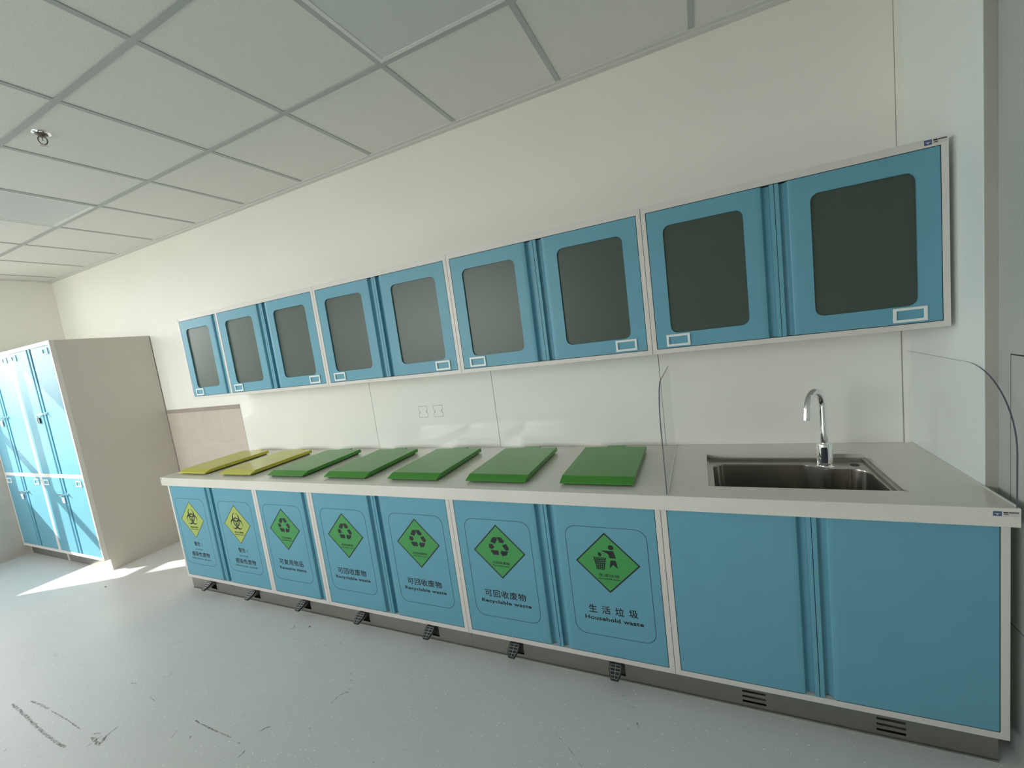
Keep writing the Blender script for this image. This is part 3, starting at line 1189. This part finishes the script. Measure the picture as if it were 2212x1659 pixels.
# ================================================================== WORKTOP
SX0, SX1, SY0, SY1 = -0.784, -0.200, -0.5525, -0.160       # sink cut-out
CL = -4.2722
t = thing('worktop', 'long grey stone worktop running along the whole wall', 'worktop', (CL / 2, -0.33, ZC - 0.02))
mb = MB()
YS = YC + 0.100
grid_plate(mb, CL, -0.0008, YS, -0.0048, [(SX0, SX1, SY0, SY1)], XY, ZC - 0.020, ZC)
mb.build('slab', M['counter'], t)
mb = MB().plate([(YC, ZCB), (YC + 0.0195, ZCB), (YC + 0.0195, ZC - 0.020), (YS - 0.0003, ZC - 0.020), (YS - 0.0003, ZC), (YC, ZC)], [], YZ, CL, -0.0008)
mb.build('front_edge', M['counter'], t, bevel=0.0016)
mb = MB().box(CL, CL + 0.020, YC + 0.0197, -0.0048, ZCB, ZC - 0.0203)
mb.build('end_edge', M['counter'], t, bevel=0.0015)
sticker_logo(t, -0.058, -0.005, ZC - 0.0235, ZC - 0.0095, YC)
sticker_square(t, CL + 0.002, CL + 0.042, ZC - 0.018, ZC - 0.003, YC)

# ================================================================== SINK
t = thing('sink', 'undermounted stainless steel sink bowl let into the worktop', 'sink', ((SX0 + SX1) / 2, (SY0 + SY1) / 2, ZC - 0.22))
ZF = ZC - 0.0255
bowl = [(-0.762, -0.536), (-0.228, -0.536), (-0.228, -0.276), (-0.352, -0.276), (-0.418, -0.229), (-0.762, -0.229)]
brad = [0.05, 0.05, 0.055, 0.05, 0.05, 0.045]
bo = fillet(bowl, brad, 8)
mb = MB()
mb.plate(rect(SX0 - 0.014, SX1 + 0.014, SY0 - 0.014, SY1 + 0.014), [bo[::-1]], XY, ZF, ZF + 0.0012)
# raised bead along the flange
mb.box(SX0 + 0.0015, SX1 - 0.0015, SY1 - 0.0165, SY1 - 0.0015, ZF + 0.0012, ZF + 0.0095)
mb.box(SX0 + 0.0015, SX0 + 0.0075, SY0 + 0.002, SY1 - 0.0165, ZF + 0.0012, ZF + 0.0065)
mb.box(SX1 - 0.0165, SX1 - 0.0015, SY0 + 0.002, SY1 - 0.0165, ZF + 0.0012, ZF + 0.0095)
mb.build('flange', M['steel'], t, bevel=0.0012, smooth=40)
mb = MB()
ccx = sum(p[0] for p in bo) / len(bo)
ccy = sum(p[1] for p in bo) / len(bo)
rings = [(1.0, ZF + 0.0012), (0.990, ZF - 0.006), (0.975, ZF - 0.165), (0.95, ZF - 0.182), (0.90, ZF - 0.188)]
n0 = len(mb.v)
for sc_, z in rings:
    for a, b in bo:
        mb.v.append((ccx + (a - ccx) * sc_, ccy + (b - ccy) * sc_, z))
nb = len(bo)
for i in range(len(rings) - 1):
    for k_ in range(nb):
        k2 = (k_ + 1) % nb
        mb.quadface((n0 + i * nb + k_, n0 + i * nb + k2, n0 + (i + 1) * nb + k2, n0 + (i + 1) * nb + k_))
mb.plate([(ccx + (a - ccx) * 0.90, ccy + (b - ccy) * 0.90) for a, b in bo], [], XY, ZF - 0.188, None)
mb.build('bowl', M['steel'], t, smooth=35)
mb = MB().lathe(-0.50, -0.40, [(0.045, ZF - 0.188), (0.045, ZF - 0.186), (0.034, ZF - 0.187), (0.030, ZF - 0.1875)], 28)
mb.build('drain', M['chrome'], t, smooth=40)
mb = MB().lathe(-0.2540, -0.2285, [(0.0145, ZF + 0.0012), (0.0145, ZF + 0.0022), (0.012, ZF + 0.0022)], 28)
mb.build('soap_hole', M['rubber'], t, smooth=40)  # dark raised disc painted for the shaded open hole

# ================================================================== FAUCET
FX, FY = -0.3530, -0.2440
t = thing('faucet', 'chrome gooseneck sensor tap standing at the back of the sink', 'tap', (FX, FY, ZF))
mb = MB().lathe(FX, FY, [(0.0300, ZF + 0.0012), (0.0300, ZF + 0.004), (0.0280, ZF + 0.006), (0.0268, ZF + 0.010), (0.0262, 0.909), (0.0248, 0.9125), (0.0150, 0.9135), (0.0145, 0.916)], 40)
mb.build('base', M['chrome'], t, smooth=35)
du = Vector((-0.077, -0.123, 0)).normalized()
R_ = 0.0700
ztop = 1.0635
pts = [Vector((FX, FY, 0.905)), Vector((FX, FY, 0.98))]
for k_ in range(0, 25):
    a = math.radians(172 * k_ / 24)
    pts.append(Vector((FX, FY, ztop)) + du * (R_ - R_ * math.cos(a)) + Vector((0, 0, R_ * math.sin(a))))
tdir = (pts[-1] - pts[-2]).normalized()
pts.append(pts[-1] + tdir * 0.016)
mb = MB().tube(pts, 0.0130, 24)
mb.build('spout', M['chrome'], t, smooth=40)
e0 = pts[-1]
mb = MB().tube([e0 - tdir * 0.004, e0 + tdir * 0.020], 0.0138, 24)
mb.build('aerator', M['chrome'], t, smooth=40)
# dark patch painted as a reflection on the front of the base
mb = MB()
ang0 = math.atan2(-1.0, -0.25)
cols = 7
n0 = len(mb.v)
for j in range(7):
    zz = 0.838 + (0.902 - 0.838) * j / 6
    half = 0.42 * (1 if 0 < j < 6 else 0.8)
    for i in range(cols):
        a = ang0 + half * (i / (cols - 1) * 2 - 1)
        mb.v.append((FX + 0.0268 * math.cos(a), FY + 0.0268 * math.sin(a), zz))
for j in range(6):
    for i in range(cols - 1):
        mb.quadface((n0 + j * cols + i, n0 + j * cols + i + 1, n0 + (j + 1) * cols + i + 1, n0 + (j + 1) * cols + i))
o = mb.build('base_reflection', M['tag_black'], t, smooth=60)
o['label'] = 'dark reflection painted on the tap base'

# ================================================================== SPLASH GUARDS
def guard(x, zt, yf, rad, label, th=0.004):
    t = thing('splash_guard', label, 'splash guard', (x, -0.33, ZC), 'clear splash guards beside the sink')
    pts = [(-0.006, ZC + 0.0006), (yf, ZC + 0.0006)]
    ry, rz = rad
    for k_ in range(0, 17):
        a = math.radians(90 * k_ / 16)
        pts.append((yf + ry - ry * math.cos(a), zt - rz + rz * math.sin(a)))
    pts += [(-0.006, zt)]
    mb = MB().plate(pts, [], YZ, x - th / 2, x + th / 2, 0, 0)
    ns = len(pts)
    for i_ in range(1, 19):
        mb.m[len(mb.m) - ns + i_] = 1           # polished front edge takes the dark edge colour
    mb.build('sheet', [M['acrylic'], M['acrylic_edge']], t)
    mb = MB().box(x + th / 2, x + th / 2 + 0.004, yf + 0.01, -0.006, ZC, ZC + 0.003)
    mb.build('silicone_bead', M['bead'], t)


guard(-0.9259, 1.2490, -0.6480, (0.155, 0.150), 'clear acrylic splash guard left of the sink, between it and the bin lids')
guard(-0.0075, 1.2270, -0.6570, (0.235, 0.230), 'clear rounded acrylic splash guard at the right end of the worktop')

# ================================================================== BIN LIDS
LIDC = [-4.028, -3.556, -3.083, -2.605, -2.145, -1.674, -1.2075]
lid_labels = ['yellow bin lid at the far end of the worktop', 'second yellow bin lid, next to the green ones',
              'farthest green bin lid, next to the yellow lids', 'second green bin lid from the yellow ones',
              'middle one of the five green bin lids', 'green bin lid next but one to the sink guard',
              'nearest green bin lid, beside the clear guard left of the sink']


def bin_lid(cx, mat, label):
    t = thing('bin_lid', label, 'bin lid', (cx, -0.34, ZC), 'bin lids set in the worktop')
    hw = 0.1530
    yb, ych, yf = -0.118, -0.546, -0.588
    zt, zb = ZC + 0.0290, ZC + 0.0085
    s = 0.0035
    mb = MB()
    # side profile swept across the width: chamfered front, square back
    P = [(yf, zb), (yf - 0.002, zb + 0.003), (yf + 0.002, zb + 0.006), (ych, zt - 0.0005), (ych + 0.006, zt), (yb - 0.004, zt), (yb, zt - 0.004), (yb, zb)]
    mb.plate(P, [], YZ, cx - hw, cx + hw)
    o = mb.build('cover', mat, t, bevel=0.0022)
    mb = MB().box(cx - 0.043, cx + 0.050, yb, yb + 0.026, ZC + 0.012, zt - 0.001)
    mb.build('hinge_tab', mat, t, bevel=0.002)
    mb = MB().box(cx - 0.036, cx + 0.043, yb + 0.004, yb + 0.030, ZC + 0.0005, ZC + 0.012)
    mb.build('hinge', M['rubber'], t)
    mb = MB()
    grid_plate(mb, cx - hw + 0.014, cx + hw - 0.014, yf + 0.016, yb - 0.012, [(cx - hw + 0.026, cx + hw - 0.026, yf + 0.028, yb - 0.024)], XY, ZC + 0.0002, zb)
    mb.build('rim', M['lid_rim'], t)


for i, (cx, lb) in enumerate(zip(LIDC, lid_labels)):
    bin_lid(cx, M['yellow'] if i < 2 else M['green'], lb)

# ================================================================== FOOT PEDALS
ped_labels = ['farthest black foot pedal, below the first infectious waste door', 'black foot pedal below the second infectious waste door',
              'black foot pedal below the reusable items door', 'black foot pedal below the farther door of the middle recyclable pair',
              'black foot pedal left of the joint in the steel plinth', 'black foot pedal right of the joint in the steel plinth',
              'nearest black foot pedal, below the household waste door']


def pedal(cx, label):
    t = thing('foot_pedal', label, 'foot pedal', (cx, -0.66, 0.0), 'foot pedals along the plinth')
    top = Vector((cx, -0.640, 0.0880))
    bot = Vector((cx, -0.6975, 0.0590))
    ay = (bot - top).normalized()
    ax = Vector((1, 0, 0))
    az = ax.cross(ay)
    if az.z < 0:
        az = -az
    Lp = (bot - top).length
    fn = lambda a, b, d: top + ax * a + ay * b + az * d
    out = fillet([(-0.0255, 0), (0.0255, 0), (0.0265, Lp * 0.45), (0.0155, Lp), (-0.0155, Lp), (-0.0265, Lp * 0.45)], [0.005] * 6, 4)
    MB().plate(out, [], fn, -0.008, 0.0).build('pad', M['rubber'], t, bevel=0.0012)
    # worn metal treads showing as a grid on the rubber
    mb = MB()
    inn = fillet([(-0.0215, 0.005), (0.0215, 0.005), (0.0222, Lp * 0.45), (0.0125, Lp - 0.005), (-0.0125, Lp - 0.005), (-0.0222, Lp * 0.45)], [0.003] * 6, 3)
    inn2 = fillet([(-0.0200, 0.0065), (0.0200, 0.0065), (0.0207, Lp * 0.45), (0.0115, Lp - 0.0065), (-0.0115, Lp - 0.0065), (-0.0207, Lp * 0.45)], [0.003] * 6, 3)
    mb.plate(inn, [inn2[::-1]], fn, 0.0, 0.0012)
    mb.plate(rect(-0.0011, 0.0011, 0.006, Lp - 0.006), [], fn, 0.0, 0.0012)
    for fr, hw in ((0.27, 0.0205), (0.48, 0.0200), (0.70, 0.0160)):
        mb.plate(rect(-hw, hw, Lp * fr - 0.0012, Lp * fr + 0.0012), [], fn, 0.0, 0.0012)
    mb.build('tread', M['grey_metal'], t)
    mb = MB()
    side = [(-0.640, 0.078), (-0.692, 0.050), (-0.678, 0.049), (-0.630, 0.052), (-0.560, 0.050), (-0.560, 0.078), (-0.615, 0.086)]
    mb.plate(side, [], YZ, cx - 0.014, cx + 0.014)
    mb.build('arm', M['grey_metal'], t, bevel=0.001)


for cx, lb in zip(PED, ped_labels):
    pedal(cx, lb)

# ================================================================== LOCKERS
KXM = (XL + 0.006 + KX) / 2
KXL = XL + 0.008


def locker(x0, x1, label):
    t = thing('locker', label, 'locker', ((x0 + x1) / 2, KY / 2, 0), 'steel lockers with blue doors')
    X0, X1 = x0 + 0.001, x1
    st = 0.022
    zr0, zr1 = 0.8110, 0.8440
    mb = MB()
    grid_plate(mb, X0, X1, KZB, KZ, [(X0 + st, X1 - st, KZB + 0.026, zr0), (X0 + st, X1 - st, zr1, KZ - 0.032)], XZ, KY, KY + 0.03)
    mb.build('front_frame', M['frame'], t, bevel=0.0012)
    mb = MB()
    side = [(KY + 0.030, KZ), (KY + 0.030, KZB), (KY + 0.040, KZB), (KY + 0.040, 0.0), (-0.0075, 0.0), (-0.0075, KZ)]
    mb.plate(side, [], YZ, X1 - 0.016, X1)
    mb.plate(side, [], YZ, X0, X0 + 0.016)
    mb.box(X0 + 0.016, X1 - 0.016, KY + 0.030, -0.0075, KZ - 0.016, KZ)
    mb.box(X0 + 0.016, X1 - 0.016, KY + 0.030, -0.0075, KZB, KZB + 0.016)
    mb.box(X0 + 0.016, X1 - 0.016, KY + 0.030, -0.0075, zr0, zr1)
    mb.box(X0 + 0.016, X1 - 0.016, -0.0155, -0.0075, KZB + 0.016, KZ - 0.016)
    mb.build('carcass', M['locker_side'], t, bevel=0.001)
    mb = MB().box(X0 + 0.0165, X1 - 0.0165, KY + 0.042, KY + 0.050, 0.0, KZB - 0.0005)
    mb.build('plinth', M['plinth'], t)
    xm = (X0 + X1) / 2
    for z0, z1, zl_ in ((KZB + 0.028, zr0 - 0.002, 0.672), (zr1 + 0.002, KZ - 0.034, 1.372)):
        for side_ in 'LR':
            if side_ == 'L':
                a, b, hd = X0 + st + 0.002, xm - 0.0012, 'R'
            else:
                a, b, hd = xm + 0.0012, X1 - st - 0.002, 'L'
            d = door(t, a, b, z0, z1, KY + 0.0005, hd)
            zt_ = z1 - 0.006
            if side_ == 'L':
                label_holder(d, a + 0.026, a + 0.118, zt_ - 0.062, zt_ - 0.012, KY + 0.0005)
            else:
                label_holder(d, b - 0.118, b - 0.026, zt_ - 0.062, zt_ - 0.012, KY + 0.0005)
                mb = MB()
                yq = KY + 0.0005
                mb.tube([(xm + 0.052, yq, zl_), (xm + 0.052, yq - 0.012, zl_)], 0.011, 16)
                mb.tube([(xm + 0.052, yq - 0.010, zl_), (xm + 0.052, yq - 0.034, zl_ + 0.003)], 0.0055, 10)
                mb.obox((xm - 0.032, yq - 0.0135, zl_ - 0.006), Vector((1, 0, 0.06)).normalized(), (0, 1, 0), Vector((-0.06, 0, 1)).normalized(), 0.090, 0.0015, 0.0045)
                o = mb.build('latch', M['chrome'], d, smooth=40)
                o['label'] = 'chrome swing latch'
    return t


def key_tag(x, z, mat, label):
    """square tag hanging by a wire loop from a latch"""
    t = thing('key_tag', label, 'key tag', (x, KY - 0.006, z), 'tags hanging on the locker latches')
    mb = MB()
    mb.plate(rrect(x - 0.021, x + 0.021, z - 0.036, z + 0.014, 0.005, 4), [rect(x - 0.010, x + 0.010, z - 0.024, z - 0.003)], XZ, KY - 0.010, KY - 0.004, 0)
    mb.plate(rect(x - 0.010, x + 0.010, z - 0.024, z - 0.003), [], XZ, KY - 0.008, KY - 0.005, 1)
    mb.build('tag', [mat, M['sticker_grey']], t, bevel=0.001)
    pts = [(x + 0.003, KY - 0.007, z + 0.012), (x + 0.000, KY - 0.012, z + 0.025), (x + 0.004, KY - 0.0152, z + 0.036)]
    MB().tube(pts, 0.0022, 8).build('loop', M['grey_metal'], t, smooth=60)


locker(KXL, KXM - 0.0008, 'left blue door locker, tight in the corner against the left wall')
locker(KXM + 0.0008, KX, 'right blue door locker with the beige side facing the worktop')
xmR = (KXM + KX) / 2 + 0.0008
xmL = (KXL + KXM) / 2
key_tag(xmR - 0.036, 0.672 - 0.046, M['tag_white'], 'white tag on the lower latch of the right locker')
key_tag(xmR - 0.112, 1.372 - 0.046, M['tag_black'], 'black tag on the upper latch of the right locker')
key_tag(xmL - 0.082, 0.672 - 0.046, M['tag_white'], 'white tag on the lower latch of the left locker')
key_tag(xmL - 0.100, 1.372 - 0.046, M['tag_white'], 'white tag on the upper latch of the left locker')

# ================================================================== SPRINKLER
SPX, SPY = -3.4550, -1.1660
t = thing('sprinkler', 'brass and chrome fire sprinkler head hanging from a ceiling tile', 'sprinkler', (SPX, SPY, HC + 0.004))
MB().lathe(SPX, SPY, [(0.034, HC + 0.004), (0.033, HC + 0.002), (0.023, HC - 0.001), (0.0225, HC + 0.003)], 32).build('escutcheon', M['chrome'], t, smooth=40)
MB().lathe(SPX, SPY, [(0.0220, HC + 0.0035), (0.0220, HC - 0.0035), (0.017, HC - 0.0065), (0.0095, HC - 0.0075), (0.0095, HC - 0.013)], 24).build('body', M['brass'], t, smooth=40)
mb = MB()
for sx in (-1, 1):
    P_ = lambda r, z: (SPX + sx * r * 0.36, SPY + sx * r * 0.93, z)
    mb.tube([P_(0.009, HC - 0.012), P_(0.0145, HC - 0.020), P_(0.0145, HC - 0.032), P_(0.0100, HC - 0.042), P_(0.0, HC - 0.047)], 0.0024, 8)
mb.tube([(SPX, SPY, HC - 0.012), (SPX, SPY, HC - 0.030)], 0.0016, 8)
mb.build('frame_arms', M['brass'], t, smooth=60)
mb = MB().lathe(SPX, SPY, [(0.004, HC - 0.0455), (0.0135, HC - 0.0525), (0.0140, HC - 0.0535), (0.005, HC - 0.0545)], 20)
mb.build('deflector', M['chrome'], t, smooth=40)

# ================================================================== FLUSH ACCESS PANEL, right wall
t = thing('access_panel', 'flush grey access panel with thin black outline in the right wall past the worktop', 'wall panel', (0.03, -0.80, 0.43))
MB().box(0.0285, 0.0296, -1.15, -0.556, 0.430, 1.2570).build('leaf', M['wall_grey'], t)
mb = MB()
grid_plate(mb, -1.1535, -0.5525, 0.4265, 1.2605, [(-1.15, -0.556, 0.430, 1.2570)], YZ, 0.0290, 0.0297)
mb.build('outline', M['black'], t)

# ================================================================== SCUFFS ON THE FLOOR
SCUFFS = [
    (0.0071, [ (-4.051, -1.572), (-3.929, -1.579), (-3.746, -1.591), (-3.603, -1.599), (-3.482, -1.603), (-3.381, -1.602) ]),
    (0.0056, [ (-3.965, -1.531), (-3.878, -1.526), (-3.779, -1.525) ]),
    (0.0040, [ (-3.751, -1.527), (-3.564, -1.527), (-3.442, -1.533) ]),
    (0.0094, [ (-3.327, -1.538), (-3.239, -1.544) ]),
    (0.0080, [ (-3.230, -1.547), (-3.259, -1.518), (-3.265, -1.493) ]),
    (0.0058, [ (-3.265, -1.493), (-3.267, -1.467) ]),
    (0.0035, [ (-3.284, -1.572), (-3.285, -1.517) ]),
    (0.0047, [ (-3.348, -1.527), (-3.305, -1.512) ]),
    (0.0043, [ (-2.926, -1.336), (-2.826, -1.340), (-2.749, -1.340), (-2.666, -1.339) ]),
    (0.0032, [ (-2.935, -1.424), (-2.956, -1.392) ]),
    (0.0038, [ (-3.543, -1.304), (-3.509, -1.292) ]),
    (0.0024, [ (-3.375, -1.216), (-3.410, -1.165) ]),
    (0.0052, [ (-2.851, -1.399), (-2.858, -1.387) ]),
    (0.0024, [ (-3.323, -1.323), (-3.251, -1.331) ]),
    (0.0051, [ (-3.655, -1.707), (-3.668, -1.690) ]),
    (0.0036, [ (-3.445, -1.671), (-3.450, -1.654) ]),
    (0.0029, [ (-2.371, -1.087), (-2.365, -1.039), (-2.345, -1.019) ]),
    (0.0087, [ (-2.355, -1.018), (-2.332, -1.019) ]),
    (0.0048, [ (-2.349, -1.006), (-2.335, -0.994) ]),
    (0.0078, [ (-2.381, -0.961), (-2.373, -0.957) ]),
    (0.0030, [ (-2.416, -0.920), (-2.402, -0.936) ]),
    (0.0076, [ (-2.544, -1.389), (-2.545, -1.359) ]),
    (0.0039, [ (-2.567, -1.285), (-2.560, -1.264), (-2.537, -1.247) ]),
    (0.0059, [ (-2.614, -1.344), (-2.597, -1.345) ]),
    (0.0046, [ (-2.071, -0.907), (-2.081, -0.881) ]),
    (0.0025, [ (-1.908, -1.166), (-1.908, -1.156) ]),
    (0.0037, [ (-2.361, -1.210), (-2.357, -1.203) ]),
    (0.0042, [ (-1.987, -1.239), (-1.994, -1.230) ]),
    (0.0044, [ (-2.706, -0.819), (-2.707, -0.808) ]),
    (0.0055, [ (-2.764, -0.849), (-2.751, -0.841) ]),
    (0.0054, [ (-2.630, -0.785), (-2.639, -0.766) ]),
    (0.0039, [ (-2.198, -0.732), (-2.192, -0.733) ]),
    (0.0035, [ (-2.936, -0.828), (-2.917, -0.820) ]),
    (0.0013, [ (-1.378, -0.930), (-1.315, -0.969), (-1.281, -0.995), (-1.247, -1.024) ]),
    (0.0033, [ (-1.141, -0.741), (-1.134, -0.750) ]),
    (0.0033, [ (-1.118, -0.737), (-1.113, -0.745) ]),
    (0.0033, [ (-1.110, -0.752), (-1.107, -0.758) ]),
    (0.0040, [ (-1.093, -0.801), (-1.090, -0.813) ]),
    (0.0040, [ (-1.086, -0.815), (-1.084, -0.821) ]),
    (0.0072, [ (-1.122, -0.834), (-1.117, -0.840) ]),
    (0.0042, [ (-1.205, -0.699), (-1.196, -0.699) ]),
    (0.0050, [ (-1.167, -0.696), (-1.155, -0.699) ]),
]


def scuff_mat():
    m, nt, b = new_mat('scuff_dirt')
    mp = world_pos(nt)
    n = noise(nt, mp, 70, 4, 0.7)
    r = ramp(nt, n.outputs['Fac'], [(0.42, (0.10, 0.10, 0.10)), (0.62, (0.60, 0.60, 0.60))])
    setp(b, color=(0.17, 0.155, 0.135), rough=0.7)
    nt.links.new(r.outputs['Color'], b.inputs['Alpha'])
    return m


M['scuff'] = scuff_mat()
mb = MB()
rs_ = random.Random(3)
for w, pl in SCUFFS:
    path = []
    for (ax_, ay_), (bx_, by_) in zip(pl[:-1], pl[1:]):
        n_ = max(2, int(math.hypot(bx_ - ax_, by_ - ay_) / 0.008))
        path += [(ax_ + (bx_ - ax_) * q / n_, ay_ + (by_ - ay_) * q / n_) for q in range(n_)]
    path.append(pl[-1])
    n0 = len(mb.v)
    for q, (x, y) in enumerate(path):
        x2, y2 = path[min(q + 1, len(path) - 1)]
        x1, y1 = path[max(q - 1, 0)]
        d_ = math.hypot(x2 - x1, y2 - y1) or 1
        nx, ny = -(y2 - y1) / d_, (x2 - x1) / d_
        hw = w * (0.35 + 0.65 * rs_.random()) * (0.4 if q in (0, len(path) - 1) else 1.0)
        of = (rs_.random() - 0.5) * w * 0.5
        mb.v.append((x + nx * (of + hw), y + ny * (of + hw), 0.0004))
        mb.v.append((x + nx * (of - hw), y + ny * (of - hw), 0.0004))
    for q in range(len(path) - 1):
        mb.quadface((n0 + 2 * q, n0 + 2 * q + 1, n0 + 2 * q + 3, n0 + 2 * q + 2))
mb.build('scuff_marks', M['scuff'], floor, weld=False)

# ================================================================== SCRAPS ON THE FLOOR
def scrap(x, y, L_, W_, rot, mat, label, name='plaster_flake', cat='debris', h=0.004):
    c_, s_ = math.cos(rot), math.sin(rot)
    prof = [(-0.5, -0.1), (-0.3, -0.42), (0.1, -0.5), (0.42, -0.3), (0.5, 0.15), (0.2, 0.45), (-0.15, 0.35), (-0.42, 0.4)]
    pts = [(x + a * L_ * c_ - b * W_ * s_, y + a * L_ * s_ + b * W_ * c_) for a, b in prof]
    o = MB().plate(pts, [], XY, 0.0003, h).build(name, mat, origin=(x, y, 0), bevel=0.0008)
    tag(o, label, cat)


scrap(-4.300, -0.740, 0.065, 0.014, 0.35, M['flake'], 'white plaster flake on the floor near the far end of the plinth')
scrap(-3.040, -0.760, 0.030, 0.014, 0.9, M['flake'], 'small pale flake on the floor in front of the third pedal')
scrap(-2.930, -0.725, 0.010, 0.008, 0.0, M['flake_dark'], 'tiny dark crumb on the floor between the third and fourth pedals', 'crumb')
scrap(-5.070, -0.80, 0.016, 0.010, 0.2, M['flake_dark'], 'tiny dark crumb lying in the sunlit patch before the lockers', 'crumb')
